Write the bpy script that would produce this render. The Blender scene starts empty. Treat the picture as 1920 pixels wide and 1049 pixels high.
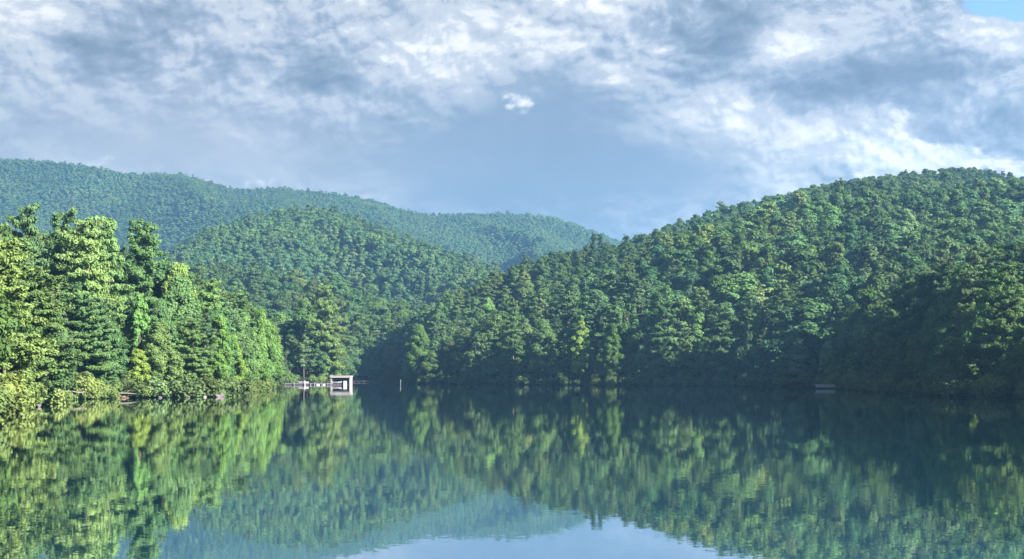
import bpy, math, random
import numpy as np

random.seed(7)
RNG = np.random.default_rng(7)
scene = bpy.context.scene
COL = scene.collection

# ------------------------------------------------------------------ camera
F_PX, CAM_H, HORIZON = 2637.0, 4.0, 700.0          # focal length and horizon in pixels of the 1920 px photograph
cam_d = bpy.data.cameras.new('camera')
cam = bpy.data.objects.new('camera', cam_d)
COL.objects.link(cam)
cam.location = (0, 0, CAM_H)
cam.rotation_euler = (math.radians(90), 0, 0)
cam_d.sensor_fit = 'HORIZONTAL'
cam_d.sensor_width = 36.0
cam_d.lens = 36.0 * F_PX / 1920.0
cam_d.shift_y = (HORIZON - 524.5) / 1920.0
cam_d.clip_start = 0.5
cam_d.clip_end = 20000
scene.camera = cam

scene.render.engine = 'CYCLES'
cy = scene.cycles
cy.use_denoising = True
cy.max_bounces = 5
cy.diffuse_bounces = 1
cy.glossy_bounces = 2
cy.transmission_bounces = 3
cy.volume_bounces = 0
cy.transparent_max_bounces = 4
cy.sample_clamp_indirect = 4.0
cy.caustics_reflective = False
cy.caustics_refractive = False

# ------------------------------------------------------------------ light and exposure
SUN_AZ = math.atan2(-0.55, 0.835)                    # compass of the sun seen from above: behind the camera, to its right
SUN_EL = math.radians(29)
sun_vec = (math.cos(SUN_EL) * math.cos(SUN_AZ), math.cos(SUN_EL) * math.sin(SUN_AZ), math.sin(SUN_EL))
sun_d = bpy.data.lights.new('sun', 'SUN')
sun_d.energy = 5.0
sun_d.angle = math.radians(0.5)
sun_d.color = (1.0, 0.95, 0.84)
sun = bpy.data.objects.new('sun', sun_d)
COL.objects.link(sun)
sun.location = (200, -200, 300)
from mathutils import Vector
sun.rotation_euler = Vector(sun_vec).to_track_quat('Z', 'Y').to_euler()

vs = scene.view_settings
vs.view_transform = 'Standard'
vs.look = 'None'
vs.gamma = 1.0
vs.use_curve_mapping = False
vs.exposure = 2.3


class Nodes:
    """short hand for node trees"""
    def __init__(self, tree):
        self.t = tree
        self.n = tree.nodes
        self.l = tree.links

    def new(self, kind, **kw):
        nd = self.n.new(kind)
        for k, v in kw.items():
            setattr(nd, k, v)
        return nd

    def put(self, sock, v):
        if isinstance(v, bpy.types.NodeSocket):
            self.l.new(v, sock)
        elif v is not None:
            sock.default_value = v

    def math(self, op, a, b=None, c=None, clamp=False):
        nd = self.new('ShaderNodeMath', operation=op, use_clamp=clamp)
        for i, v in enumerate((a, b, c)):
            self.put(nd.inputs[i], v)
        return nd.outputs[0]

    def vmath(self, op, a, b=None, scale=None):
        nd = self.new('ShaderNodeVectorMath', operation=op)
        self.put(nd.inputs[0], a)
        if b is not None:
            self.put(nd.inputs[1], b)
        if scale is not None:
            self.put(nd.inputs['Scale'], scale)
        return nd.outputs[0]

    def noise(self, vec, scale, detail=4.0, rough=0.5, dist=0.0, out=0):
        nd = self.new('ShaderNodeTexNoise')
        self.put(nd.inputs['Vector'], vec)
        nd.inputs['Scale'].default_value = scale
        nd.inputs['Detail'].default_value = detail
        nd.inputs['Roughness'].default_value = rough
        nd.inputs['Distortion'].default_value = dist
        return nd.outputs[out]

    def mix(self, fac, a, b, kind='RGBA', blend='MIX'):
        nd = self.new('ShaderNodeMix', data_type=kind)
        if kind == 'RGBA':
            nd.blend_type = blend
            ia, ib, o = 6, 7, 2
        else:
            ia, ib, o = 2, 3, 0
        self.put(nd.inputs[0], fac)
        for i, v in ((ia, a), (ib, b)):
            if isinstance(v, tuple) and len(v) == 3:
                v = v + (1.0,)
            self.put(nd.inputs[i], v)
        return nd.outputs[o]

    def ramp(self, fac, stops, interp='LINEAR'):
        nd = self.new('ShaderNodeValToRGB')
        nd.color_ramp.interpolation = interp
        el = nd.color_ramp.elements
        while len(el) < len(stops):
            el.new(0.5)
        for e, (p, c) in zip(el, stops):
            e.position = p
            e.color = tuple(c) + ((1.0,) if len(c) == 3 else ())
        self.put(nd.inputs[0], fac)
        return nd.outputs[0]

    def smooth(self, v, lo, hi):
        nd = self.new('ShaderNodeMapRange', interpolation_type='SMOOTHSTEP')
        self.put(nd.inputs[0], v)
        nd.inputs[1].default_value = lo
        nd.inputs[2].default_value = hi
        return nd.outputs[0]


# ------------------------------------------------------------------ sky
world = bpy.data.worlds.new('World')
scene.world = world
world.use_nodes = True
W = Nodes(world.node_tree)
W.n.clear()
sky = W.new('ShaderNodeTexSky', sky_type='NISHITA')
sky.sun_disc = False
sky.sun_elevation = SUN_EL
sky.sun_rotation = math.radians(90) - SUN_AZ
sky.altitude = 300
sky.ozone_density = 4.0
sky.dust_density = 0.3
sky_col = W.vmath('SCALE', sky.outputs[0], scale=0.05)

tc = W.new('ShaderNodeTexCoord').outputs['Generated']
sep = W.new('ShaderNodeSeparateXYZ')
W.put(sep.inputs[0], tc)
dx, dy, dz = sep.outputs
dyc = W.math('MAXIMUM', dy, 0.02)
u_ = W.math('DIVIDE', dx, dyc)
v_ = W.math('DIVIDE', dz, dyc)
CLOUD = 0.225
# the cloud field lives on directions, a little flattened as clouds are towards the horizon
comb = W.new('ShaderNodeCombineXYZ')
W.put(comb.inputs[0], dx)
W.put(comb.inputs[1], dy)
W.put(comb.inputs[2], W.math('MULTIPLY', dz, 1.5))
P = comb.outputs[0]
warp = W.vmath('SCALE', W.vmath('SUBTRACT', W.noise(P, 9.0, 3, 0.5, out=1), (0.5, 0.5, 0.5)), scale=0.045)
Pw = W.vmath('ADD', P, warp)


def billow(vec, scale):
    """rounded heads with creases between them"""
    return W.math('ABSOLUTE', W.math('SUBTRACT', W.math('MULTIPLY', W.noise(vec, scale, 1.0, 0.45), 2.0), 1.0))


n_big = W.noise(Pw, 6.0, 4, 0.5)
crisp = W.math('ADD', 0.16, W.math('MULTIPLY', W.smooth(n_big, 0.42, 0.60), 0.30))


def puffs(vec):
    heads = W.math('ADD', W.math('ADD', billow(vec, 14.0), W.math('MULTIPLY', billow(vec, 33.0), 0.55)), W.math('MULTIPLY', billow(vec, 80.0), 0.30))
    return W.math('ADD', W.math('MULTIPLY', W.math('SUBTRACT', W.noise(vec, 11.0, 9, 0.66), 0.5), 1.5), W.math('ADD', 0.36, W.math('MULTIPLY', heads, crisp)))


n_det = puffs(Pw)
n_lit = puffs(W.vmath('ADD', Pw, (0.003, 0.0, 0.006)))
edge = W.math('SUBTRACT', n_det, n_lit)
emboss = W.math('MULTIPLY', edge, 1.5)


def blob(px, py, rx, ry, amp, ang=0.0):
    """a soft elliptic bank of cloud, placed by its direction"""
    cu, cv = (px - 960) / F_PX, (HORIZON - py) / F_PX
    du = W.math('SUBTRACT', u_, cu)
    dv = W.math('SUBTRACT', v_, cv)
    if ang:
        c, s = math.cos(ang), math.sin(ang)
        a = W.math('ADD', W.math('MULTIPLY', du, c), W.math('MULTIPLY', dv, s))
        b = W.math('SUBTRACT', W.math('MULTIPLY', dv, c), W.math('MULTIPLY', du, s))
        du, dv = a, b
    a = W.math('MULTIPLY', du, F_PX / rx)
    b = W.math('MULTIPLY', dv, F_PX / ry)
    r2 = W.math('ADD', W.math('MULTIPLY', a, a), W.math('MULTIPLY', b, b))
    g = W.math('EXPONENT', W.math('MULTIPLY', r2, -1.0))
    return W.math('MULTIPLY', g, amp)


def total(items):
    s = items[0]
    for i in items[1:]:
        s = W.math('ADD', s, i)
    return s


bias = total([
    blob(40, 15, 150, 60, 0.30), blob(210, 130, 150, 70, -0.14), blob(600, 118, 110, 40, -0.26, -0.2), blob(560, 30, 160, 40, -0.06),
    blob(480, 150, 130, 40, 0.08, 0.5), blob(900, 50, 140, 80, 0.16), blob(290, 195, 60, 30, 0.14, 0.9), blob(690, 130, 60, 28, 0.18), blob(590, 190, 90, 25, 0.10),
    blob(1460, 80, 80, 32, 0.26), blob(1390, 55, 50, 60, -0.24), blob(1680, 140, 210, 30, -0.26, 0.10), blob(1520, 190, 90, 26, -0.16, 0.4),
    blob(1330, 120, 70, 26, -0.16, 0.6), blob(1620, 60, 200, 44, 0.16), blob(1880, 80, 70, 30, 0.24), blob(1170, 75, 40, 20, -0.12),
    blob(1540, 260, 260, 55, 0.20, 0.2), blob(1160, 130, 120, 50, 0.08), blob(60, 230, 160, 60, -0.02), blob(1880, 210, 60, 30, -0.1),
    blob(1270, 200, 110, 50, 0.12), blob(1000, 130, 120, 30, 0.05),
])
veil = W.math('MINIMUM', total([blob(960, 330, 300, 105, 1.0, 0.12), blob(960, 235, 190, 70, 0.85, 0.35), blob(120, 300, 420, 55, 0.6), blob(480, 320, 200, 60, 0.45),
                                blob(1260, 330, 180, 60, 0.7), blob(330, 240, 330, 60, 0.40), blob(120, 190, 260, 60, 0.25)]), 0.93)
density = W.math('ADD', W.math('ADD', W.math('MULTIPLY', n_big, 0.45), W.math('MULTIPLY', n_det, 0.70)), bias)
lit = W.math('ADD', density, W.math('MULTIPLY', emboss, 0.6))
cloud = W.ramp(lit, [(0.10, (0.15, 0.18, 0.24)), (0.30, (0.22, 0.26, 0.33)), (0.44, (0.31, 0.36, 0.45)), (0.55, (0.44, 0.48, 0.57)), (0.60, (0.56, 0.59, 0.65)), (0.74, (0.68, 0.70, 0.74)), (0.79, (0.84, 0.84, 0.85)), (0.98, (1.08, 1.05, 1.0))])
side = W.smooth(u_, -0.16, -0.03)
veil_col = W.mix(side, (0.48, 0.50, 0.56), (0.26, 0.32, 0.42))
veil_col = W.vmath('SCALE', veil_col, scale=W.math('ADD', 0.72, W.math('MULTIPLY', n_big, 0.56)))
cloud = W.mix(veil, cloud, veil_col)
# heaped cumulus with firm edges
cum = total([blob(1690, 305, 125, 46, 0.85), blob(1800, 295, 70, 36, 0.6), blob(1705, 210, 70, 30, 0.6), blob(968, 190, 44, 28, 0.56), blob(190, 298, 55, 24, 0.6), blob(1912, 325, 50, 36, 0.5),
             blob(1090, 225, 60, 36, 0.30), blob(1600, 255, 90, 36, 0.32), blob(1880, 75, 80, 34, 0.40), blob(1325, 5, 40, 22, 0.5), blob(1110, 140, 70, 26, 0.26), blob(470, 345, 80, 22, 0.30), blob(1470, 78, 80, 26, 0.30), blob(1270, 205, 90, 36, 0.22), blob(785, 95, 30, 20, 0.25), blob(700, 125, 50, 24, 0.22), blob(40, 20, 110, 50, 0.3)])
cum = W.smooth(W.math('ADD', cum, W.math('MULTIPLY', W.math('SUBTRACT', n_det, 0.5), 1.25)), 0.28, 0.52)
cum_col = W.ramp(W.math('ADD', W.math('ADD', 0.46, W.math('MULTIPLY', emboss, 1.8)), W.math('MULTIPLY', W.math('ADD', billow(Pw, 40.0), W.math('MULTIPLY', billow(Pw, 95.0), 0.5)), 0.65)), [(0.2, (0.50, 0.56, 0.66)), (0.55, (0.84, 0.87, 0.90)), (0.85, (1.2, 1.18, 1.12))])
cloud = W.mix(W.math('MULTIPLY', cum, 0.9), cloud, cum_col)
# open blue between the clouds
hole = W.math('ADD', blob(1905, 8, 130, 58, 0.85), W.math('MULTIPLY', W.math('SUBTRACT', 0.40, n_big), 1.6))
hole = W.smooth(W.math('ADD', hole, W.math('MULTIPLY', W.math('SUBTRACT', 0.5, n_det), 0.9)), 0.34, 0.52)
final = W.mix(hole, W.vmath('SCALE', W.vmath('MULTIPLY', cloud, (1.02, 1.0, 0.96)), scale=CLOUD), sky_col)
bg = W.new('ShaderNodeBackground')
W.put(bg.inputs[0], final)
bg.inputs[1].default_value = 1.0
wout = W.new('ShaderNodeOutputWorld')
W.l.new(bg.outputs[0], wout.inputs[0])
world.cycles.sampling_method = 'MANUAL'
world.cycles.sample_map_resolution = 512


# ------------------------------------------------------------------ helpers
def px_at(px, D):
    return (px - 960.0) / F_PX * D


def z_at(py, D):
    return CAM_H - (py - HORIZON) / F_PX * D


def tag(o, label=None, cat=None, group=None, kind=None):
    if label:
        o['label'] = label
    if cat:
        o['category'] = cat
    if group:
        o['group'] = group
    if kind:
        o['kind'] = kind
    return o


def link(name, data, parent=None):
    o = bpy.data.objects.new(name, data)
    COL.objects.link(o)
    if parent is not None:
        o.parent = parent
    return o


def mesh_np(name, V, faces_flat, loop_tot, mats=(), mat_idx=None, smooth=False):
    """a mesh from numpy: vertices, flat corner list, corners per face"""
    me = bpy.data.meshes.new(name)
    V = np.asarray(V, dtype=np.float32)
    faces_flat = np.asarray(faces_flat, dtype=np.int32)
    loop_tot = np.asarray(loop_tot, dtype=np.int32)
    me.vertices.add(len(V))
    me.vertices.foreach_set('co', V.ravel())
    me.loops.add(len(faces_flat))
    me.loops.foreach_set('vertex_index', faces_flat)
    me.polygons.add(len(loop_tot))
    start = np.concatenate(([0], np.cumsum(loop_tot)[:-1])).astype(np.int32)
    me.polygons.foreach_set('loop_start', start)
    for m in mats:
        me.materials.append(m)
    if mat_idx is not None:
        me.polygons.foreach_set('material_index', np.asarray(mat_idx, dtype=np.int32))
    me.polygons.foreach_set('use_smooth', np.full(len(loop_tot), smooth))
    me.update(calc_edges=True)
    return me


def _hash(ix, iy, seed):
    h = (ix.astype(np.int64) * 374761393 + iy.astype(np.int64) * 668265263 + seed * 974711) & 0xffffffff
    h = ((h ^ (h >> 13)) * 1274126177) & 0xffffffff
    h = h ^ (h >> 16)
    return (h & 0xffff) / 65535.0


def vnoise(x, y, seed=0):
    ix, iy = np.floor(x), np.floor(y)
    fx, fy = x - ix, y - iy
    fx = fx * fx * (3 - 2 * fx)
    fy = fy * fy * (3 - 2 * fy)
    a = _hash(ix, iy, seed); b = _hash(ix + 1, iy, seed)
    c = _hash(ix, iy + 1, seed); d = _hash(ix + 1, iy + 1, seed)
    return (a * (1 - fx) + b * fx) * (1 - fy) + (c * (1 - fx) + d * fx) * fy


def fbm(x, y, seed=0, octaves=4):
    s, amp, tot = 0.0, 1.0, 0.0
    for o in range(octaves):
        s = s + amp * vnoise(x * 2 ** o + 17.3 * o, y * 2 ** o + 9.1 * o, seed + o)
        tot += amp
        amp *= 0.5
    return s / tot - 0.5


def material(name):
    m = bpy.data.materials.new(name)
    m.use_nodes = True
    N = Nodes(m.node_tree)
    N.n.clear()
    out = N.new('ShaderNodeOutputMaterial')
    return m, N, out


# ------------------------------------------------------------------ materials
def leaf_material(name, stops, translucent=0.3, light=1.0):
    m, N, out = material(name)
    oi = N.new('ShaderNodeObjectInfo')
    geo = N.new('ShaderNodeNewGeometry')
    rnd = oi.outputs['Random']
    base = N.ramp(rnd, stops)
    n = N.noise(geo.outputs['Position'], 0.35, 2, 0.5)
    n2 = geo.outputs['Random Per Island']
    stand = N.noise(geo.outputs['Position'], 0.018, 3, 0.6)          # stands of different trees across the hills
    base = N.mix(N.smooth(stand, 0.40, 0.62), N.vmath('MULTIPLY', base, (0.88, 0.94, 1.04)), N.vmath('MULTIPLY', base, (1.12, 1.06, 0.92)))
    patch_ = N.noise(geo.outputs['Position'], 0.006, 3, 0.6)
    k = N.math('ADD', N.math('ADD', N.math('MULTIPLY', n, 0.6), N.math('MULTIPLY', n2, 0.25)), N.math('MULTIPLY', N.smooth(patch_, 0.38, 0.64), 0.3))
    k = N.math('MULTIPLY', N.math('ADD', k, 0.46), light)
    col = N.vmath('SCALE', base, scale=k)
    col = N.vmath('MULTIPLY', col, oi.outputs['Color'])
    warm = N.vmath('MULTIPLY', col, (1.15, 1.08, 0.65))
    d = N.new('ShaderNodeBsdfDiffuse')
    N.put(d.inputs[0], col)
    t = N.new('ShaderNodeBsdfTranslucent')
    N.put(t.inputs[0], warm)
    mx = N.new('ShaderNodeMixShader')
    mx.inputs[0].default_value = translucent
    N.l.new(d.outputs[0], mx.inputs[1])
    N.l.new(t.outputs[0], mx.inputs[2])
    N.l.new(mx.outputs[0], out.inputs[0])
    return m


M_BROAD = leaf_material('broad_leaves', [(0.0, (0.058, 0.112, 0.040)), (0.35, (0.080, 0.140, 0.048)), (0.7, (0.066, 0.134, 0.058)), (1.0, (0.110, 0.160, 0.056))])
M_PINE = leaf_material('pine_needles', [(0.0, (0.064, 0.112, 0.048)), (0.5, (0.084, 0.138, 0.054)), (1.0, (0.102, 0.152, 0.060))], 0.25)
M_SHRUB = leaf_material('shrub_leaves', [(0.0, (0.074, 0.120, 0.046)), (0.5, (0.092, 0.138, 0.058)), (1.0, (0.110, 0.154, 0.058))])


def plain(name, col, rough=0.7, var=0.25, scale=2.0, bump=0.0, spec=0.3, stretch=(1, 1, 1)):
    m, N, out = material(name)
    t = N.new('ShaderNodeTexCoord')
    v = N.vmath('MULTIPLY', t.outputs['Object'], stretch)
    n = N.noise(v, scale, 5, 0.6)
    k = N.math('ADD', N.math('MULTIPLY', n, 2 * var), 1 - var)
    c = N.vmath('SCALE', tuple(col), scale=k)
    b = N.new('ShaderNodeBsdfPrincipled')
    N.put(b.inputs['Base Color'], c)
    b.inputs['Roughness'].default_value = rough
    b.inputs['Specular IOR Level'].default_value = spec
    if bump:
        bp = N.new('ShaderNodeBump')
        bp.inputs['Strength'].default_value = bump
        bp.inputs['Distance'].default_value = 0.05
        N.put(bp.inputs['Height'], n)
        N.l.new(bp.outputs[0], b.inputs['Normal'])
    N.l.new(b.outputs[0], out.inputs[0])
    return m


M_BARK = plain('bark', (0.14, 0.11, 0.085), 0.9, 0.5, 3.0, 0.6, 0.1, (1, 1, 0.2))
M_PALE_BARK = plain('pale_bark', (0.24, 0.20, 0.15), 0.9, 0.35, 3.0, 0.4, 0.1, (1, 1, 0.2))
M_DEAD = plain('dead_wood', (0.17, 0.155, 0.155), 0.9, 0.3, 3.0, 0.4, 0.1)
M_DRIFT = plain('driftwood', (0.16, 0.145, 0.12), 0.9, 0.3, 2.5, 0.4, 0.1)
M_WHITE = plain('white_paint', (0.42, 0.39, 0.40), 0.55, 0.12, 1.5)
M_ROOF = plain('roof_edge_paint', (0.30, 0.245, 0.26), 0.6, 0.14, 1.2)
M_DARKWOOD = plain('dark_boards', (0.075, 0.055, 0.065), 0.85, 0.4, 2.0)
M_GREYWOOD = plain('weathered_boards', (0.20, 0.20, 0.21), 0.85, 0.3, 2.0)
M_GREYBOAT = plain('grey_paint', (0.26, 0.31, 0.35), 0.5, 0.15, 1.0)
M_ROCK = plain('pale_rock', (0.11, 0.095, 0.095), 0.9, 0.35, 1.3, 0.8, 0.2)
M_WHITEROCK = plain('bleached_rock', (0.19, 0.175, 0.17), 0.9, 0.2, 1.3, 0.8, 0.2)
M_SAND = plain('sandy_soil', (0.11, 0.085, 0.06), 0.95, 0.35, 0.8, 0.5, 0.1)

# forest floor
M_GROUND, N, out = material('forest_floor')
g = N.new('ShaderNodeNewGeometry')
n = N.noise(g.outputs['Position'], 0.12, 6, 0.6)
n2 = N.noise(g.outputs['Position'], 1.5, 4, 0.6)
c = N.ramp(n, [(0.3, (0.020, 0.018, 0.011)), (0.5, (0.018, 0.022, 0.010)), (0.7, (0.034, 0.028, 0.018))])
c = N.mix(N.math('MULTIPLY', n2, 0.4), c, (0.03, 0.036, 0.015))
b = N.new('ShaderNodeBsdfDiffuse')
N.put(b.inputs[0], c)
N.l.new(b.outputs[0], out.inputs[0])

# calm lake water: small real slopes of the surface smear the mirror image
M_WATER, N, out = material('lake_water')
g = N.new('ShaderNodeNewGeometry')
pos = g.outputs['Position']
fine = N.noise(N.vmath('MULTIPLY', pos, (0.55, 1.0, 1.0)), 6.5, 2, 0.5, out=1)
swell = N.noise(N.vmath('MULTIPLY', pos, (0.18, 1.0, 1.0)), 0.35, 2, 0.5, out=1)
patch = N.noise(N.vmath('MULTIPLY', pos, (0.010, 0.030, 1.0)), 1.0, 3, 0.5)
breeze = N.math('ADD', 0.75, N.math('MULTIPLY', N.smooth(patch, 0.50, 0.68), 1.5))
off = N.vmath('ADD', N.vmath('SCALE', N.vmath('SUBTRACT', fine, (0.5, 0.5, 0.5)), scale=N.math('MULTIPLY', breeze, 0.012)),
              N.vmath('SCALE', N.vmath('SUBTRACT', swell, (0.5, 0.5, 0.5)), scale=0.0022))
sp = N.new('ShaderNodeSeparateXYZ'); N.put(sp.inputs[0], off)
cb = N.new('ShaderNodeCombineXYZ'); N.put(cb.inputs[0], sp.outputs[0]); N.put(cb.inputs[1], sp.outputs[1]); cb.inputs[2].default_value = 1.0
nrm = N.vmath('NORMALIZE', cb.outputs[0])
b = N.new('ShaderNodeBsdfPrincipled')
b.inputs['Base Color'].default_value = (0.004, 0.058, 0.085, 1)
b.inputs['Roughness'].default_value = 0.02
b.inputs['IOR'].default_value = 1.5
N.l.new(nrm, b.inputs['Normal'])
gl = N.new('ShaderNodeBsdfGlossy')
gl.inputs['Roughness'].default_value = 0.0
gl.inputs['Color'].default_value = (0.95, 0.97, 1.0, 1)
N.l.new(nrm, gl.inputs['Normal'])
fr = N.new('ShaderNodeFresnel')
fr.inputs['IOR'].default_value = 1.33
mx = N.new('ShaderNodeMixShader')
N.put(mx.inputs[0], N.math('MULTIPLY', N.math('POWER', fr.outputs[0], 0.32), 0.9))
N.l.new(b.outputs[0], mx.inputs[1])
N.l.new(gl.outputs[0], mx.inputs[2])
N.l.new(mx.outputs[0], out.inputs[0])

# ------------------------------------------------------------------ the lake's outline (x, y) in metres, the camera at the origin
SHORE_PX = [(-30, 118), (0, 144), (70, 167), (112, 200), (150, 214), (250, 228), (340, 230), (440, 241), (462, 278), (490, 310), (514, 385), (524, 440), (530, 484),
            (560, 492), (640, 494), (650, 560), (655, 640), (700, 655), (742, 650), (764, 545), (800, 527), (1000, 478), (1300, 440), (1450, 408), (1550, 388), (1612, 330), (1650, 293),
            (1750, 252), (1900, 224), (1990, 195)]
SHORE = [(-46, -70), (-56, 20), (-55, 80)] + [(px_at(p, D), D) for p, D in SHORE_PX] + [(96, 120), (104, 40), (95, -70)]
SHORE = np.array(SHORE)


def shore_distance(x, y):
    """signed distance to the shoreline: positive on land"""
    x = np.asarray(x, float); y = np.asarray(y, float)
    best = np.full(x.shape, 1e9)
    inside = np.zeros(x.shape, bool)
    n = len(SHORE)
    for i in range(n):
        ax, ay = SHORE[i]; bx, by = SHORE[(i + 1) % n]
        ex, ey = bx - ax, by - ay
        t = np.clip(((x - ax) * ex + (y - ay) * ey) / (ex * ex + ey * ey), 0, 1)
        best = np.minimum(best, np.hypot(x - ax - t * ex, y - ay - t * ey))
        cross = (ay > y) != (by > y)
        with np.errstate(divide='ignore', invalid='ignore'):
            xi = ax + (y - ay) / (by - ay if by != ay else 1e-9) * ex
        inside ^= cross & (x < xi)
    best = best + 2.2 * fbm(x * 0.09, y * 0.09, 5, 3)
    return np.where(inside, -best, best)


# crest lines of the hills: (pixel, canopy line, distance); heights follow from them
RIGHT = np.array([(560, 700, 640), (660, 672, 640), (700, 640, 630), (740, 592, 625), (800, 552, 630), (900, 512, 640), (1000, 478, 660), (1100, 459, 680), (1150, 456, 690), (1200, 434, 720),
                  (1300, 397, 780), (1400, 373, 820), (1500, 351, 850), (1600, 333, 880), (1700, 319, 900), (1790, 309, 920), (1880, 318, 920), (1920, 332, 920),
                  (2100, 375, 900), (2400, 440, 860), (2900, 560, 820)], float)
MID = np.array([(-400, 640, 950), (150, 560, 950), (250, 510, 1000), (320, 470, 1080), (380, 426, 1140), (450, 405, 1190), (530, 389, 1230), (580, 384, 1240), (650, 396, 1240), (700, 419, 1230),
                (750, 436, 1210), (800, 451, 1190), (850, 469, 1170), (920, 491, 1150), (1000, 530, 1100), (1150, 620, 1050), (1300, 690, 1000)], float)
FAR = np.array([(-900, 330, 2300), (-300, 290, 2250), (0, 294, 2200), (100, 300, 2200), (200, 313, 2200), (240, 323, 2200), (290, 321, 2150), (350, 326, 2150), (400, 339, 2180), (440, 353, 2250),
                (480, 352, 2280), (530, 346, 2280), (570, 356, 2250), (620, 359, 2250), (700, 373, 2250), (760, 391, 2280), (800, 401, 2300), (850, 398, 2300), (1000, 398, 2300), (1050, 406, 2280),
                (1100, 426, 2250), (1150, 444, 2250), (1220, 480, 2250), (1400, 560, 2250), (2000, 640, 2250)], float)


def eased(tab, width):
    """the crest line without kinks"""
    g = np.arange(tab[0, 0], tab[-1, 0] + 1, 5.0)
    k = np.exp(-0.5 * (np.arange(-int(3 * width / 5), int(3 * width / 5) + 1) * 5.0 / width) ** 2)
    k /= k.sum()
    cols = [g]
    for c in (1, 2):
        v = np.interp(g, tab[:, 0], tab[:, c])
        cols.append(np.convolve(np.pad(v, len(k) // 2, mode='edge'), k, mode='valid'))
    return np.stack(cols, -1)


RIGHT, MID, FAR = eased(RIGHT, 14), eased(MID, 26), eased(FAR, 16)
FAR[:, 2] = np.interp(FAR[:, 0], [-900, 300, 1000, 2000], [2250, 2200, 2270, 2250])


def hill(u, y, d, tab, canopy, base=None, back=260.0, power=1.0):
    px = u * F_PX + 960
    py = np.interp(px, tab[:, 0], tab[:, 1])
    Dc = np.interp(px, tab[:, 0], tab[:, 2])
    Hc = np.maximum((HORIZON - py) / F_PX * Dc + CAM_H - canopy, 0)
    if base is None:
        dd = np.maximum(d, 0)
        t = dd / (dd + np.maximum(Dc - y, 0) + 1e-6)
    else:
        t = np.clip((y - base) / (Dc - base), 0, 1)
    up = Hc * t ** power
    down = Hc * np.exp(-np.maximum(y - Dc, 0) ** 2 / back ** 2)
    return np.where(y <= Dc, up, down), t


def terrain(x, y, d=None):
    x = np.asarray(x, float); y = np.asarray(y, float)
    if d is None:
        d = shore_distance(x, y)
    yy = np.maximum(y, 60.0)
    u = np.clip(x / yy, -0.75, 0.75)
    r, tr = hill(u, yy, d, RIGHT, 20.5, power=0.92)
    m, tm = hill(u, yy, d, MID, 21.5, power=1.05, back=300)
    f, tf = hill(u, yy, d, FAR, 20.0, base=1250.0, back=500, power=0.9)
    # gullies and spurs: none at the shore or on the crest
    gr = fbm(x / 95.0, y / 150.0, 11, 3) * 36 * np.sin(np.pi * np.clip(tr, 0, 1)) * np.clip(r / 30, 0, 1)
    gm = (0.16 - np.abs(fbm(x / 170.0 + y / 500.0, y / 320.0, 23, 3)) * 3.2) * 52 * np.sin(np.pi * np.clip(tm, 0, 1)) * np.clip(m / 40, 0, 1)
    gf = (0.10 - np.abs(fbm(x / 300.0 + y / 900.0, y / 700.0, 37, 3)) * 3.4) * 150 * np.sin(np.pi * np.clip(tf, 0, 1)) * np.clip(f / 60, 0, 1)
    r, m, f = r + gr, m + gm, f + gf
    land = np.maximum(np.maximum(r, m), f)
    bank = 0.8 * (1 - np.exp(-np.maximum(d, 0) / 2.5)) + 6.0 * np.clip(d / 60, 0, 1) ** 1.2
    z = land + bank + 0.5 * fbm(x / 9.0, y / 9.0, 3, 3) * np.clip(d / 4, 0, 1)
    bed = -0.35 - np.minimum(-d * 0.35, 4.0)
    return np.where(d > 0, z, bed)


# ------------------------------------------------------------------ ground and water
def axis(parts):
    a = [parts[0][0]]
    for lo, hi, step in parts:
        k = max(1, int(round((hi - lo) / step)))
        a += list(np.linspace(lo, hi, k + 1)[1:])
    return np.array(a)


gx = axis([(-2600, -1200, 70), (-1200, -420, 24), (-420, -110, 9), (-110, 130, 3.0), (130, 420, 9), (420, 1200, 24), (1200, 2600, 70)])
gy = axis([(-500, -60, 40), (-60, 110, 10), (110, 520, 3.2), (520, 960, 8), (960, 2500, 22), (2500, 4200, 120)])
GX, GY = np.meshgrid(gx, gy)
GZ = terrain(GX, GY)
nx, ny = len(gx), len(gy)
idx = np.arange(nx * ny).reshape(ny, nx)
quads = np.stack([idx[:-1, :-1], idx[:-1, 1:], idx[1:, 1:], idx[1:, :-1]], -1).reshape(-1, 4)
ground = link('ground', mesh_np('ground', np.stack([GX, GY, GZ], -1).reshape(-1, 3), quads.ravel(), np.full(len(quads), 4), [M_GROUND], smooth=True))
tag(ground, 'wooded land rising from the lake into hills', kind='structure')

wv = [(-330, -300, 0), (330, -300, 0), (330, 760, 0), (-330, 760, 0)]
lake = link('lake_water', mesh_np('lake_water', wv, [0, 1, 2, 3], [4], [M_WATER]))
tag(lake, 'calm mirror-like lake reflecting the wooded hills', kind='structure')


# ------------------------------------------------------------------ tree building
def unit(v):
    return v / (np.linalg.norm(v, axis=-1, keepdims=True) + 1e-9)


def leaf_quads(P, Nn, size, aspect=1.6):
    """small lozenge leaves at P, facing Nn"""
    n = len(P)
    r = unit(RNG.normal(size=(n, 3)))
    a = unit(np.cross(Nn, r))
    b = np.cross(Nn, a)
    s = size.reshape(-1, 1)
    V = np.stack([P - a * s * aspect * 0.5, P - b * s * 0.5, P + a * s * aspect * 0.5, P + b * s * 0.5], 1).reshape(-1, 3)
    return V


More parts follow.
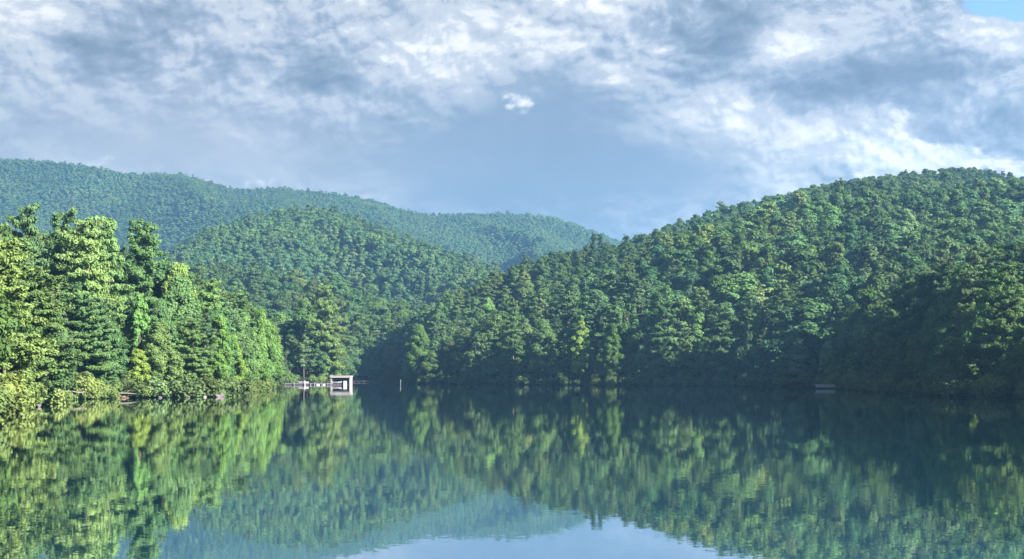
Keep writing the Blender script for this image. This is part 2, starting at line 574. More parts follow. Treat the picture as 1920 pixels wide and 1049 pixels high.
def tube(path, radii, sides=6):
    """a tapered tube along a list of points"""
    path = np.asarray(path, float)
    V, Fc = [], []
    for i, p in enumerate(path):
        t = unit(path[min(i + 1, len(path) - 1)] - path[max(i - 1, 0)])
        ref = np.array([1.0, 0, 0]) if abs(t[2]) > 0.7 else np.array([0, 0, 1.0])
        a = unit(np.cross(t, ref)); b = np.cross(t, a)
        for k in range(sides):
            ang = 2 * math.pi * k / sides
            V.append(p + radii[i] * (math.cos(ang) * a + math.sin(ang) * b))
    for i in range(len(path) - 1):
        for k in range(sides):
            k2 = (k + 1) % sides
            Fc.append((i * sides + k, i * sides + k2, (i + 1) * sides + k2, (i + 1) * sides + k))
    Fc.append(tuple(range(sides))[::-1])
    Fc.append(tuple((len(path) - 1) * sides + k for k in range(sides)))
    return np.array(V), Fc


def join_tubes(tubes):
    V, flat, tot, off = [], [], [], 0
    for v, f in tubes:
        V.append(v)
        for q in f:
            flat += [i + off for i in q]
            tot.append(len(q))
        off += len(v)
    return np.concatenate(V), flat, tot


def make_broadleaf(seed, H=20.0, R=4.6, base=0.14, blobs=80, leaves=200, leaf=0.42, shape=0.8, lobe=1.0, fuzz=0.30):
    """crown leaves and trunk tubes of a broadleaf tree; trunk foot at the origin"""
    global RNG
    RNG = np.random.default_rng(seed)
    ph = RNG.uniform(0, 6.28, 4)
    tubes = []
    bend = RNG.normal(0, 0.35, 2)
    path = [np.array([bend[0] * t * t, bend[1] * t * t, H * t]) for t in (0, 0.12, 0.3, 0.5, 0.7, 0.88)]
    tubes.append(tube(path, [0.30, 0.24, 0.20, 0.15, 0.10, 0.04], 7))
    C, RD, OUT = [], [], []
    for i in range(blobs):
        f = RNG.uniform(0, 1) ** 0.85
        a = RNG.uniform(0, 2 * math.pi)
        env = R * max(0.12, math.sin(math.pi * min(1, 0.10 + 0.90 * f ** shape))) ** 0.62
        env *= 1 + 0.22 * math.sin(2 * a + ph[0]) + 0.16 * math.sin(3 * a + ph[1] + 5 * f) + 0.10 * math.sin(9 * f + ph[2])
        r = env * RNG.uniform(0.45, 0.95)
        z = H * (base + (1 - base) * f * 0.95)
        rb = lobe * RNG.uniform(0.75, 1.65) * (0.8 + 0.35 * (1 - f)) * R / 4.6
        c = np.array([r * math.cos(a) + bend[0] * f, r * math.sin(a) + bend[1] * f, z])
        C.append(c); RD.append(rb); OUT.append([math.cos(a), math.sin(a), 0.4 + f])
    C = np.array(C); RD = np.array(RD); OUT = unit(np.array(OUT))
    cut = RNG.uniform(0, 6.28)
    far_ = np.cos(np.arctan2(C[:, 1], C[:, 0]) - cut) > 0.55
    C[far_, 2] = C[far_, 2] * RNG.uniform(0.72, 0.92)
    for i in range(0, blobs, max(1, blobs // 14)):
        c = C[i]
        s = np.array([0, 0, max(c[2] - 0.55 * np.hypot(c[0], c[1]) - 1.5, H * base * 0.7)])
        mid = (s + c) / 2 + np.array([0, 0, -0.3])
        tubes.append(tube([s, mid, c], [0.11, 0.07, 0.02], 4))
    per = np.maximum(12, (leaves * (RD / RD.mean()) ** 2)).astype(int)
    w = np.repeat(np.arange(blobs), per)
    n = len(w)
    dirs = unit(RNG.normal(size=(n, 3)) + OUT[w] * 0.55 + np.array([0, 0, 0.25]))
    rad = RD[w] * (0.62 + 0.42 * RNG.uniform(size=n) ** 0.6 + (fuzz - 0.3) * RNG.normal(size=n))
    P_ = C[w] + dirs * rad[:, None] * np.array([1, 1, 0.78])
    Nn = unit(dirs * 0.75 + OUT[w] * 0.25 + np.array([0, 0, 0.25]) + RNG.normal(size=(n, 3)) * fuzz)
    return leaf_quads(P_, Nn, leaf * RNG.uniform(0.7, 1.25, n)), tubes


def make_pine(seed, H=24.0, R=4.2, base=0.2, whorls=17, tufts=34, leaf=0.42, sparse=0.0, cone=0.75):
    """a white pine: flat plates of needles on level boughs round a straight stem"""
    global RNG
    RNG = np.random.default_rng(seed)
    tubes = [tube([np.array([0, 0, H * t]) for t in (0, 0.2, 0.45, 0.7, 0.9, 1.0)], [0.30, 0.25, 0.20, 0.13, 0.06, 0.02], 7)]
    PP, NN, SS = [], [], []
    lop = RNG.uniform(0, 6.28)
    for wi in range(whorls):
        f = wi / (whorls - 1)
        z0 = H * (base + (0.985 - base) * f ** 0.92)
        env = R * ((1 - 0.9 * f) ** cone * 0.85 + 0.24) * (0.6 + 0.4 * min(1, f * 5 + 0.35))
        nb = RNG.integers(4, 7)
        a0 = RNG.uniform(0, 6.28)
        for k in range(nb):
            if RNG.uniform() < sparse:
                continue
            a = a0 + 2 * math.pi * k / nb + RNG.normal(0, 0.25)
            L = env * RNG.uniform(0.5, 1.3) * (1 + 0.22 * math.sin(a + lop) + 0.12 * math.sin(7 * f + lop))
            rise = RNG.uniform(-0.16, 0.24) + 0.35 * f ** 3
            zz = z0 + RNG.normal(0, 0.95)
            dirv = np.array([math.cos(a), math.sin(a), rise])
            tip = np.array([0, 0, zz]) + dirv * L
            tubes.append(tube([np.array([0, 0, zz]), np.array([0, 0, zz]) + dirv * L * 0.55 + [0, 0, -0.1], tip], [0.07 * (1 - f) + 0.02, 0.035, 0.01], 4))
            nt = max(2, int(L / 0.75))
            for q in range(nt):
                s = 0.28 + 0.75 * (q + RNG.uniform(0, 0.6)) / nt
                side = RNG.normal(0, 0.30) * (0.35 + s) * min(L, 3.0) * 0.5
                c = np.array([0, 0, zz]) + dirv * L * s + np.array([-math.sin(a), math.cos(a), 0]) * side + np.array([0, 0, 0.12 * L * s * s * 0.5])
                rr = RNG.uniform(0.5, 1.0) * (0.75 + 0.4 * (1 - f))
                m_ = int(tufts * (rr / 0.65) ** 2)
                d = unit(RNG.normal(size=(m_, 3)))
                PP.append(c + d * rr * RNG.uniform(0.4, 1.0, (m_, 1)) * np.array([1.1, 1.1, 0.72]))
                NN.append(unit(d * np.array([0.5, 0.5, 0.5]) + np.array([math.cos(a) * 0.25, math.sin(a) * 0.25, 0.34]) + RNG.normal(size=(m_, 3)) * 0.38))
                SS.append(leaf * RNG.uniform(0.6, 1.2, m_))
    P_ = np.concatenate(PP); Nn = np.concatenate(NN); S = np.concatenate(SS)
    return leaf_quads(P_, Nn, S, 2.2), tubes


def make_shrub(seed, blobs=16, leaves=150, leaf=0.19):
    global RNG
    RNG = np.random.default_rng(seed)
    C, RD = [], []
    for i in range(blobs):
        a = RNG.uniform(0, 6.28); r = RNG.uniform(0, 1.35); z = RNG.uniform(0.35, 1.75) * (1 - 0.25 * r)
        C.append([r * math.cos(a), r * math.sin(a), z]); RD.append(RNG.uniform(0.4, 0.75))
    C = np.array(C); RD = np.array(RD)
    w = np.repeat(np.arange(blobs), leaves)
    n = len(w)
    d = unit(RNG.normal(size=(n, 3)) + np.array([0, 0, 0.3]))
    P_ = C[w] + d * (RD[w] * RNG.uniform(0.6, 1.05, n))[:, None]
    P_[:, 2] = np.maximum(P_[:, 2], 0.02)
    Nn = unit(d + np.array([0, 0, 0.3]) + RNG.normal(size=(n, 3)) * 0.4)
    tubes = [tube([np.zeros(3), C[i] * np.array([0.4, 0.4, 0.5]), C[i]], [0.05, 0.035, 0.012], 4) for i in range(0, blobs, 2)]
    return leaf_quads(P_, Nn, leaf * RNG.uniform(0.7, 1.2, n), 1.5), tubes


class Variant:
    def __init__(self, name, leaves, tubes, leaf_mat, bark=M_BARK, height=20.0):
        n = len(leaves) // 4
        self.crown = mesh_np(name + '_crown', leaves, np.arange(n * 4), np.full(n, 4), [leaf_mat])
        v, flat, tot = join_tubes(tubes)
        self.trunk = mesh_np(name + '_trunk', v, flat, tot, [bark], smooth=True)
        self.h = height
        self.w = 2 * float(np.percentile(np.hypot(leaves[:, 0], leaves[:, 1]), 93))
        self.raw = (leaves, v, flat, tot, leaf_mat, bark)

    def joined(self, name):
        leaves, v, flat, tot, lm, bk = self.raw
        n = len(leaves) // 4
        V = np.concatenate([leaves, v])
        ff = np.concatenate([np.arange(n * 4), np.array(flat) + n * 4])
        tt = np.concatenate([np.full(n, 4), np.array(tot)])
        mi = np.concatenate([np.zeros(n, int), np.ones(len(tot), int)])
        return mesh_np(name, V, ff, tt, [lm, bk], mi)


HI_B = [Variant('broadleaf_near', *make_broadleaf(100 + i, 20, R, b, int(bl * 1.7), 210, 0.30, sh, 0.85, 0.5), M_BROAD, M_BARK, 20)
        for i, (R, b, bl, sh) in enumerate([(4.6, 0.10, 95, 0.8), (5.4, 0.16, 105, 0.7), (3.9, 0.08, 85, 0.9), (4.8, 0.22, 90, 0.6), (3.0, 0.10, 60, 0.95)])]
HI_P = [Variant('pine_near', *make_pine(200 + i, 24, R, b, w, int(t * 2.0), 0.25, s, c), M_PINE, M_BARK, 24)
        for i, (R, b, w, t, s, c) in enumerate([(4.8, 0.08, 25, 32, 0.05, 0.5), (4.6, 0.26, 19, 34, 0.08, 0.40), (4.2, 0.40, 14, 36, 0.12, 0.34), (5.4, 0.03, 27, 30, 0.05, 0.58), (3.9, 0.12, 23, 32, 0.08, 0.46)])]
MD_B = [Variant('broadleaf_mid', *make_broadleaf(300 + i, 20, R, b, int(bl * 1.3), 150, 0.48, sh, 1.05, 0.42), M_BROAD, M_BARK, 20)
        for i, (R, b, bl, sh) in enumerate([(5.0, 0.15, 40, 0.66), (5.8, 0.2, 44, 0.6), (4.4, 0.12, 34, 0.75), (5.4, 0.28, 38, 0.55), (6.0, 0.3, 46, 0.5)])]
MD_P = [Variant('pine_mid', *make_pine(400 + i, 24, R, b, w, int(t * 1.5), 0.48, s, c), M_PINE, M_BARK, 24)
        for i, (R, b, w, t, s, c) in enumerate([(4.8, 0.12, 17, 16, 0.0, 0.55), (4.6, 0.30, 13, 17, 0.06, 0.42), (5.0, 0.05, 18, 15, 0.0, 0.62)])]
LO_B = [Variant('broadleaf_far', *make_broadleaf(500 + i, 16, R, 0.15, 26, 60, 0.8, 0.6, 1.3), M_BROAD, M_BARK, 16) for i, R in enumerate((4.6, 5.2, 4.0, 5.6))]
LO_P = [Variant('pine_far', *make_pine(600 + i, 19, 3.8, 0.1, 11, 9, 0.85, 0.0, 0.55), M_PINE, M_BARK, 19) for i in range(2)]
SHRUBS = [Variant('shrub', *make_shrub(700 + i), M_SHRUB, M_BARK, 2.2) for i in range(4)]

# ------------------------------------------------------------------ where the trees stand
R2 = np.random.default_rng(42)


def scatter(x0, x1, y0, y1, step):
    xs = np.arange(x0, x1, step); ys = np.arange(y0, y1, step)
    X, Y = np.meshgrid(xs, ys)
    X = X + (np.arange(len(ys)) % 2)[:, None] * step * 0.5
    X = X + R2.uniform(-0.42, 0.42, X.shape) * step
    Y = Y + R2.uniform(-0.42, 0.42, Y.shape) * step
    return X.ravel(), Y.ravel()


LEFT_SKY = np.array([(-400, 360), (-60, 380), (0, 386), (30, 392), (55, 396), (100, 414), (150, 421), (205, 426), (232, 450), (300, 470), (330, 490), (350, 502), (400, 532), (440, 550), (480, 577), (505, 600), (519, 640), (526, 690), (532, 705)], float)
trees = []          # dicts: x y z h wf kind colour label


def add_tree(x, y, h, kind, col=(1, 1, 1), wf=1.0, label=None, var=None, zone='', z=None, group=None):
    if z is None:
        z = float(terrain(np.array([x]), np.array([y]))[0]) - 0.15
    trees.append(dict(x=x, y=y, z=max(z, -0.3), h=h, wf=wf, kind=kind, col=col, label=label, var=var, zone=zone, rot=R2.uniform(0, 6.28), group=group, hero=label is not None))


def hero(px, D, top, kind, label, col=(1, 1, 1), width=None, var=None, foot=None):
    x = px_at(px, D)
    z = float(terrain(np.array([x]), np.array([D]))[0]) - 0.15
    z = max(z, 0.0)
    h = z_at(top, D) - z
    lib = HI_B if kind == 'b' else HI_P
    if var is None:
        var = R2.integers(len(lib))
    v = lib[var]
    wf = 1.0
    if width:
        wf = (width / F_PX * D) / (v.w * h / v.h)
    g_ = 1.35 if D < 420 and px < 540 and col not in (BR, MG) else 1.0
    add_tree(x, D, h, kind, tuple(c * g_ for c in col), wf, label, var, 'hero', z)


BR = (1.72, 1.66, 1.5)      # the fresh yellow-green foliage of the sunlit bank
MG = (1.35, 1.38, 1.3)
# sunlit bank, from the frame edge towards the boathouse
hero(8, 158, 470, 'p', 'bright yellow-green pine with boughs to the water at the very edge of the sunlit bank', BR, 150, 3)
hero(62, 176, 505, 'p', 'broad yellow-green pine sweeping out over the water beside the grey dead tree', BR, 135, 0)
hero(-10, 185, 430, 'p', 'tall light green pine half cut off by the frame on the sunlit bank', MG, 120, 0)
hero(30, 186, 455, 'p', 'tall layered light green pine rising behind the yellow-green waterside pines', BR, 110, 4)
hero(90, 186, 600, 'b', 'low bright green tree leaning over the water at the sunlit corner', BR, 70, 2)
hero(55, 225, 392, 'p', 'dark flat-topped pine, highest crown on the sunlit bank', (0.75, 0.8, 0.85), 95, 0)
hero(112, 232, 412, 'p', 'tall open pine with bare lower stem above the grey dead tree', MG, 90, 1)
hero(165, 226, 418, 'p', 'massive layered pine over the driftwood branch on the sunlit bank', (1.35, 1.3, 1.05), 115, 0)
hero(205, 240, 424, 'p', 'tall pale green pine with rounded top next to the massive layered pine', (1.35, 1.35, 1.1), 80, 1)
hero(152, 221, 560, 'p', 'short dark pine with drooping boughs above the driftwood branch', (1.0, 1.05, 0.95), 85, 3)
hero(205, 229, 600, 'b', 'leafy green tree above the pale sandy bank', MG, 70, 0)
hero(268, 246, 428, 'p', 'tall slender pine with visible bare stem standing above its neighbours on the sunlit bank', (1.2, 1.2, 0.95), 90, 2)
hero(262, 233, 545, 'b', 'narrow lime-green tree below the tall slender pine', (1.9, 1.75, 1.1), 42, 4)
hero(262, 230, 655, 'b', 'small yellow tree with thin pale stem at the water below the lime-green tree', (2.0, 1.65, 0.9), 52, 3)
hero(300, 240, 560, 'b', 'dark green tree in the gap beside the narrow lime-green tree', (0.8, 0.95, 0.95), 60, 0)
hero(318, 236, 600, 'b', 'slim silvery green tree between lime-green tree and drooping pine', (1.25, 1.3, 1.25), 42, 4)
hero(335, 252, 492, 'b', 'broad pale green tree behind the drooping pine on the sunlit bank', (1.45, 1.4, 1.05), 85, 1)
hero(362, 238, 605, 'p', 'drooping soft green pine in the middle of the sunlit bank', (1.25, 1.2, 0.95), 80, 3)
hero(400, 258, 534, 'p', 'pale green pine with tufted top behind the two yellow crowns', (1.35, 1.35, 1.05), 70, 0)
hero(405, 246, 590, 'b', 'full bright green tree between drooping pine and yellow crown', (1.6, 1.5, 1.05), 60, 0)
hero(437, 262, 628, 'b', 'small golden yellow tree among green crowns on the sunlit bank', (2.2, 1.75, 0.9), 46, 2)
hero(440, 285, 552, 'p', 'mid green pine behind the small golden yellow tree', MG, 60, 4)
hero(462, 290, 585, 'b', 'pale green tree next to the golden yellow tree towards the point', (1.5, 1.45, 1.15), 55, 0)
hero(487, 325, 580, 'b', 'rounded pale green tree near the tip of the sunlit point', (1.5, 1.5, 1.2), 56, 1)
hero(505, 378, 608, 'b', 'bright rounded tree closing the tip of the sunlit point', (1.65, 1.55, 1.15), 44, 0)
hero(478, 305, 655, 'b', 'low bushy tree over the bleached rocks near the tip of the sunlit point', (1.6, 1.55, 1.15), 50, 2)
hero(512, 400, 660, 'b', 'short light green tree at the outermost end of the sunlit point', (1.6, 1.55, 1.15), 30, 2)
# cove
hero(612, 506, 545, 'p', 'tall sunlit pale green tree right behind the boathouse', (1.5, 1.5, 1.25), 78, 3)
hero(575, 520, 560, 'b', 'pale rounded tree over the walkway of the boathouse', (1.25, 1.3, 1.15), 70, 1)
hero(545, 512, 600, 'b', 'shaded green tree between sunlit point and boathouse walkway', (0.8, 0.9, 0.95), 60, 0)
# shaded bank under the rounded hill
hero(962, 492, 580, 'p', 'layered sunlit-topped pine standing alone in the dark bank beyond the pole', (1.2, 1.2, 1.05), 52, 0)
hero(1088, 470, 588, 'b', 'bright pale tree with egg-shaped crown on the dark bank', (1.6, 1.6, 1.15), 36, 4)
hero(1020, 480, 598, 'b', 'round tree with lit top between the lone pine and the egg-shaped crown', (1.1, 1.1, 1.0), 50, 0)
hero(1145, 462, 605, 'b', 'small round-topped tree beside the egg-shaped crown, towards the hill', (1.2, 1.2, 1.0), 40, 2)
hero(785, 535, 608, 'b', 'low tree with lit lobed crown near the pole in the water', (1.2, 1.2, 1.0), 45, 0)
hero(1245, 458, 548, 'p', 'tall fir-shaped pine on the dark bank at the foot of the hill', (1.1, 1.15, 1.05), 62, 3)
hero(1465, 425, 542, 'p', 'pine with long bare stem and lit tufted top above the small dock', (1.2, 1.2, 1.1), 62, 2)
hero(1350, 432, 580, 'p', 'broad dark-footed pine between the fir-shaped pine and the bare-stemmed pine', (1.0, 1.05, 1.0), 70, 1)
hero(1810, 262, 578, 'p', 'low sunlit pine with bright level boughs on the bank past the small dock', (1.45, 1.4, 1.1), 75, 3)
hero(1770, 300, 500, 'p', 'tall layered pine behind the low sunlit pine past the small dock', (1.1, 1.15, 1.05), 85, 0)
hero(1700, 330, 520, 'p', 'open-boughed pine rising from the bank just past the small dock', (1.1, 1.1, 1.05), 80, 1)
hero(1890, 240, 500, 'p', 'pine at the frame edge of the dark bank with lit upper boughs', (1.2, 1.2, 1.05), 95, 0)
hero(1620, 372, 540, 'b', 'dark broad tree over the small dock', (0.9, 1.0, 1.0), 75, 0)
for q, (p_, t_) in enumerate(((1112, 440), (1126, 441))):
    hero(p_, 672 + 6 * q, t_, 'p', ('taller', 'shorter')[q] + ' of the twin dark spires breaking the skyline saddle', (0.6, 0.7, 0.8), 16, 4)

# filling of the sunlit bank
X, Y = scatter(-180, -30, 110, 500, 4.7)
d = shore_distance(X, Y)
pxs = X / np.maximum(Y, 1) * F_PX + 960
ok = (d > 1.0) & (d < 75) & (pxs > -140) & (pxs < 532) & (X < -35) & (Y > 146)
Z = terrain(X, Y, d)
hx = np.array([(t['x'], t['y']) for t in trees])
SHOWN = [(t, w_) for t in trees for key, w_ in (('lime-green tree below', 46), ('small yellow tree', 50), ('golden yellow tree among', 46), ('massive layered', 30), ('tall slender', 30), ('tip of the sunlit point', 40), ('drooping soft', 36), ('low bushy', 40)) if key in (t['label'] or '')]
for x, y, z, p, dd in zip(X[ok], Y[ok], Z[ok], pxs[ok], d[ok]):
    if np.min(np.hypot(hx[:, 0] - x, hx[:, 1] - y)) < 3.2:
        continue
    if any(y < t['y'] + 1.5 and abs(p - (t['x'] / t['y'] * F_PX + 960)) < 0.5 * w_ and dd < 30 for t, w_ in SHOWN):
        continue
    kind = 'p' if R2.uniform() < 0.34 else 'b'
    top = np.interp(p, LEFT_SKY[:, 0], LEFT_SKY[:, 1]) + abs(R2.normal(0, 1)) * 12 + 4
    h = min(R2.uniform(15, 26) * (0.55 + 0.45 * min(1, dd / 14)), z_at(top, y) - z)
    if h < 4:
        continue
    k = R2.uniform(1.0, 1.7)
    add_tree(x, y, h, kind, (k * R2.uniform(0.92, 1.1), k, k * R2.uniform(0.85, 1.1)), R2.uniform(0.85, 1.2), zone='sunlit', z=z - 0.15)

# the shaded bank, the rounded hill and the cove: close enough to tell trees apart
X, Y = scatter(-260, 430, 190, 1010, 7.4)
Xb, Yb = scatter(-260, 430, 190, 1010, 15.0)
big = np.concatenate([np.zeros(len(X), bool), np.ones(len(Xb), bool)])
X, Y = np.concatenate([X, Xb]), np.concatenate([Y, Yb])
d = shore_distance(X, Y)
pxs = X / np.maximum(Y, 1) * F_PX + 960
Z = terrain(X, Y, d)
Dc = np.interp(pxs, RIGHT[:, 0], RIGHT[:, 2])
is_r = pxs > 760
in_left = (pxs < 532) & (d < 75) & (Y < 500)
ok = (d > 2.5) & (pxs > -80) & (pxs < 2030) & ~in_left & (~is_r | (Y < Dc + 45))
clump = fbm(X / 60, Y / 60, 77, 2)
for x, y, z, p, dd, r_, cl, bg_ in zip(X[ok], Y[ok], Z[ok], pxs[ok], d[ok], is_r[ok], clump[ok], big[ok]):
    if np.min(np.hypot(hx[:, 0] - x, hx[:, 1] - y)) < 3.5:
        continue
    if R2.uniform() < 0.06 and dd > 20:
        continue
    pine = 0.32 if dd < 40 else (0.03 + 0.2 * (cl > 0.09))
    kind = 'p' if R2.uniform() < pine else 'b'
    h = R2.uniform(11, 21) + (2 if kind == 'p' and dd < 60 else 0)
    wide = R2.uniform(0.8, 1.35) if kind == 'b' else R2.uniform(0.85, 1.15)
    near_crest = r_ and y > np.interp(p, RIGHT[:, 0], RIGHT[:, 2]) - 110
    if near_crest:
        h = R2.uniform(13, 16)
        wide *= 1.2
    if bg_:
        if dd < 8 or near_crest or (r_ and y > 640 and R2.uniform() < 0.5):
            continue
        h = R2.uniform(18, 23)
        wide *= 1.25
    elif kind == 'b':
        h *= 0.9
    if dd < 10:
        h *= R2.uniform(0.55, 0.9)
    if not r_:
        h *= 0.92
    if 530 <= p < 760 and dd < 25:
        h = min(h, 17)
    k = R2.uniform(0.85, 1.4)
    if R2.uniform() < 0.05:
        k *= 1.5
    add_tree(x, y, h, kind, (k * R2.uniform(0.9, 1.1), k, k * R2.uniform(0.9, 1.15)), wide, zone='shaded' if r_ else 'cove', z=z - 0.15)

# understorey at the foot of the shaded bank and round the cove
X, Y = scatter(-120, 150, 180, 700, 4.3)
d = shore_distance(X, Y)
pxs = X / np.maximum(Y, 1) * F_PX + 960
Z = terrain(X, Y, d)
ok = (d > 0.6) & (d < 11) & (pxs > 640) & (pxs < 1990)
for x, y, z, dd in zip(X[ok], Y[ok], Z[ok], d[ok]):
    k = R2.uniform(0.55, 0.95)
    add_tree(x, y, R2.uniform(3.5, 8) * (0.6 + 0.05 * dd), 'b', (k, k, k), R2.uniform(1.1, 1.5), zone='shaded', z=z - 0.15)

# which of them the photograph shows largest
skyline = np.full(1920, 1100.0)
order = sorted(range(len(trees)), key=lambda i: trees[i]['y'])
for i in order:
    t = trees[i]
    D = t['y']
    pc = t['x'] / D * F_PX + 960
    half = max(1.5, 4.4 * t['h'] / 22 * t['wf'] / D * F_PX)
    lo, hi = int(max(0, pc - half)), int(min(1919, pc + half))
    t['vis'] = 0.0
    if hi <= lo:
        continue
    cols = np.arange(lo, hi + 1)
    q = np.clip(1 - ((cols - pc) / half) ** 2, 0, 1)
    hpx = t['h'] / D * F_PX
    top = HORIZON - (t['z'] + t['h'] - CAM_H) / D * F_PX + (1 - np.sqrt(q)) * hpx * 0.5
    t['vis'] = float(np.sum(np.clip(skyline[cols] - top, 0, hpx)))
    skyline[cols] = np.minimum(skyline[cols], top + 0.03 * hpx)
chosen = set()
for kind in 'bp':
    c = [i for i, t in enumerate(trees) if t['kind'] == kind and t['vis'] > 40]
    c.sort(key=lambda i: (-trees[i]['hero'], -trees[i]['vis']))
    chosen |= set(c[:295])
print('TREES', len(trees), 'individual', len(chosen))

ORD = ['first', 'second', 'third', 'fourth', 'fifth', 'sixth', 'seventh', 'eighth', 'ninth', 'tenth', 'eleventh', 'twelfth', 'thirteenth', 'fourteenth', 'fifteenth', 'sixteenth', 'seventeenth', 'eighteenth', 'nineteenth']
TENS = {20: 'twent', 30: 'thirt', 40: 'fort', 50: 'fift', 60: 'sixt', 70: 'sevent', 80: 'eight', 90: 'ninet'}


def ordinal(n):
    if n < 20:
        return ORD[n - 1]
    t, r = n // 10 * 10, n % 10
    if n >= 100:
        return 'hundredth' if n == 100 else 'hundred-and-' + ordinal(n - 100)
    return TENS[t] + ('ieth' if r == 0 else 'y-' + ORD[r - 1])


# zones and labels of the trees without a label of their own
def zone_of(t):
    D = t['y']; p = t['x'] / D * F_PX + 960
    top = HORIZON - (t['z'] + t['h'] - CAM_H) / D * F_PX
    if t['zone'] == 'sunlit':
        return 'on the sunlit bank', 'trees of the sunlit bank'
    if t['zone'] == 'cove':
        return ('on the low ground behind the boathouse cove' if p > 520 else 'on the wooded rise behind the sunlit bank'), 'trees behind the cove'
    dd = t['d']
    if dd < 16:
        return 'standing at the waterline of the shaded bank', 'waterside trees of the shaded bank'
    if dd < 55:
        return 'in the rows just above the shaded waterline', 'trees above the shaded waterline'
    steps = [(1000, 'on the low shoulder above the pole'), (1200, 'on the slope under the twin dark spires'), (1500, 'on the middle slope of the rounded hill'), (2500, 'on the hillside above the small dock')]
    for lim, s in steps:
        if p < lim:
            return s, 'trees ' + s
    return steps[-1][1], 'trees'


cho = sorted(chosen, key=lambda i: trees[i]['x'] / trees[i]['y'])
dsel = shore_distance(np.array([trees[i]['x'] for i in cho]), np.array([trees[i]['y'] for i in cho]))
for i, dd in zip(cho, dsel):
    trees[i]['d'] = float(dd)
count = {}
for i in cho:
    t = trees[i]
    if t['label']:
        t['group'] = 'pine trees round the lake' if t['kind'] == 'p' else 'broadleaf trees round the lake'
        continue
    where, grp = zone_of(t)
    kind = 'pine' if t['kind'] == 'p' else 'broadleaf tree'
    lum = sum(t['col']) / 3
    tone = 'pale' if lum > 1.25 else ('dark' if lum < 0.85 else 'mid-green')
    key = (where, kind, tone)
    count[key] = count.get(key, 0) + 1
    t['label'] = f"{tone} {kind} {where}, {ordinal(count[key])} such {'pine' if t['kind'] == 'p' else 'tree'} counting rightwards"
    t['group'] = ('pine ' if t['kind'] == 'p' else 'broadleaf ') + grp


def plant(name, variant, x, y, z, sx, sz, rot, col, label, cat, group, bark=None):
    root = link(name, None)
    root.location = (x, y, z)
    root.rotation_euler = (0, 0, rot)
    tag(root, label, cat, group)
    tr = link('trunk' if cat != 'shrub' else 'stem', variant.trunk, root)
    cr = link('crown' if cat != 'shrub' else 'foliage', variant.crown, root)
    for o in (tr, cr):
        o.scale = (sx, sx, sz)
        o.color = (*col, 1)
    if bark:
        tr.material_slots[0].link = 'OBJECT'
        tr.material_slots[0].material = bark
    return root


BAND = {'near': [], 'hill': []}
for i, t in enumerate(trees):
    near = t['y'] < 345
    lib = (HI_B if near or t['hero'] else MD_B) if t['kind'] == 'b' else (HI_P if near or t['hero'] else MD_P)
    vi = t['var'] if t['var'] is not None else int(R2.integers(len(lib)))
    v = lib[vi % len(lib)]
    sz = t['h'] / v.h
    sx = sz * t['wf']
    if i in chosen:
        bark = M_PALE_BARK if (t['hero'] and ('pale stem' in t['label'] or 'silvery' in t['label'])) else None
        plant('pine_tree' if t['kind'] == 'p' else 'broadleaf_tree', v, t['x'], t['y'], t['z'], sx, sz, t['rot'], t['col'], t['label'], 'pine tree' if t['kind'] == 'p' else 'broadleaf tree', t['group'], bark)
    else:
        BAND['hill'].append((t['x'], t['y'], t['z'], sx, sz, t['rot'], t['kind'], sum(t['col']) / 3))


# ------------------------------------------------------------------ the woods too far or too hidden to tell apart
def forest(name, label, pts, lib_objects, pick):
    """one object: points with a variant, a turn and a size; geometry nodes set a tree on each"""
    pts_ = np.array([p[:3] for p in pts], dtype=np.float32)
    me = bpy.data.meshes.new(name)
    me.vertices.add(len(pts_))
    me.vertices.foreach_set('co', pts_.ravel())
    a = me.attributes.new('variant', 'INT', 'POINT')
    a.data.foreach_set('value', np.array(pick, dtype=np.int32))
    a = me.attributes.new('turn', 'FLOAT_VECTOR', 'POINT')
    a.data.foreach_set('vector', np.array([(0, 0, p[5]) for p in pts], dtype=np.float32).ravel())
    a = me.attributes.new('size', 'FLOAT_VECTOR', 'POINT')
    a.data.foreach_set('vector', np.array([(p[3], p[3], p[4]) for p in pts], dtype=np.float32).ravel())
    me.update()
    o = link(name, me)
    tag(o, label, None, None, 'stuff')
    ng = bpy.data.node_groups.new(name, 'GeometryNodeTree')
    ng.interface.new_socket('Geometry', in_out='INPUT', socket_type='NodeSocketGeometry')
    ng.interface.new_socket('Geometry', in_out='OUTPUT', socket_type='NodeSocketGeometry')
    gi = ng.nodes.new('NodeGroupInput'); go = ng.nodes.new('NodeGroupOutput')
    ci = ng.nodes.new('GeometryNodeCollectionInfo')
    ci.inputs['Collection'].default_value = lib_objects
    ci.inputs['Separate Children'].default_value = True
    ci.inputs['Reset Children'].default_value = True
    iop = ng.nodes.new('GeometryNodeInstanceOnPoints')
    iop.inputs['Pick Instance'].default_value = True

    def attr(nm, tp):
        nd = ng.nodes.new('GeometryNodeInputNamedAttribute')
        nd.data_type = tp
        nd.inputs['Name'].default_value = nm
        return nd.outputs[0]
    L = ng.links
    L.new(gi.outputs[0], iop.inputs['Points'])
    L.new(ci.outputs[0], iop.inputs['Instance'])
    L.new(attr('variant', 'INT'), iop.inputs['Instance Index'])
    L.new(attr('turn', 'FLOAT_VECTOR'), iop.inputs['Rotation'])
    L.new(attr('size', 'FLOAT_VECTOR'), iop.inputs['Scale'])
    L.new(iop.outputs[0], go.inputs[0])
    md = o.modifiers.new('trees', 'NODES')
    md.node_group = ng
    return o


def library(name, variants):
    c = bpy.data.collections.new(name)
    for i, v in enumerate(variants):
        o = bpy.data.objects.new(f'{name}_{i:02d}', v.joined(f'{name}_{i:02d}'))
        c.objects.link(o)
    return c


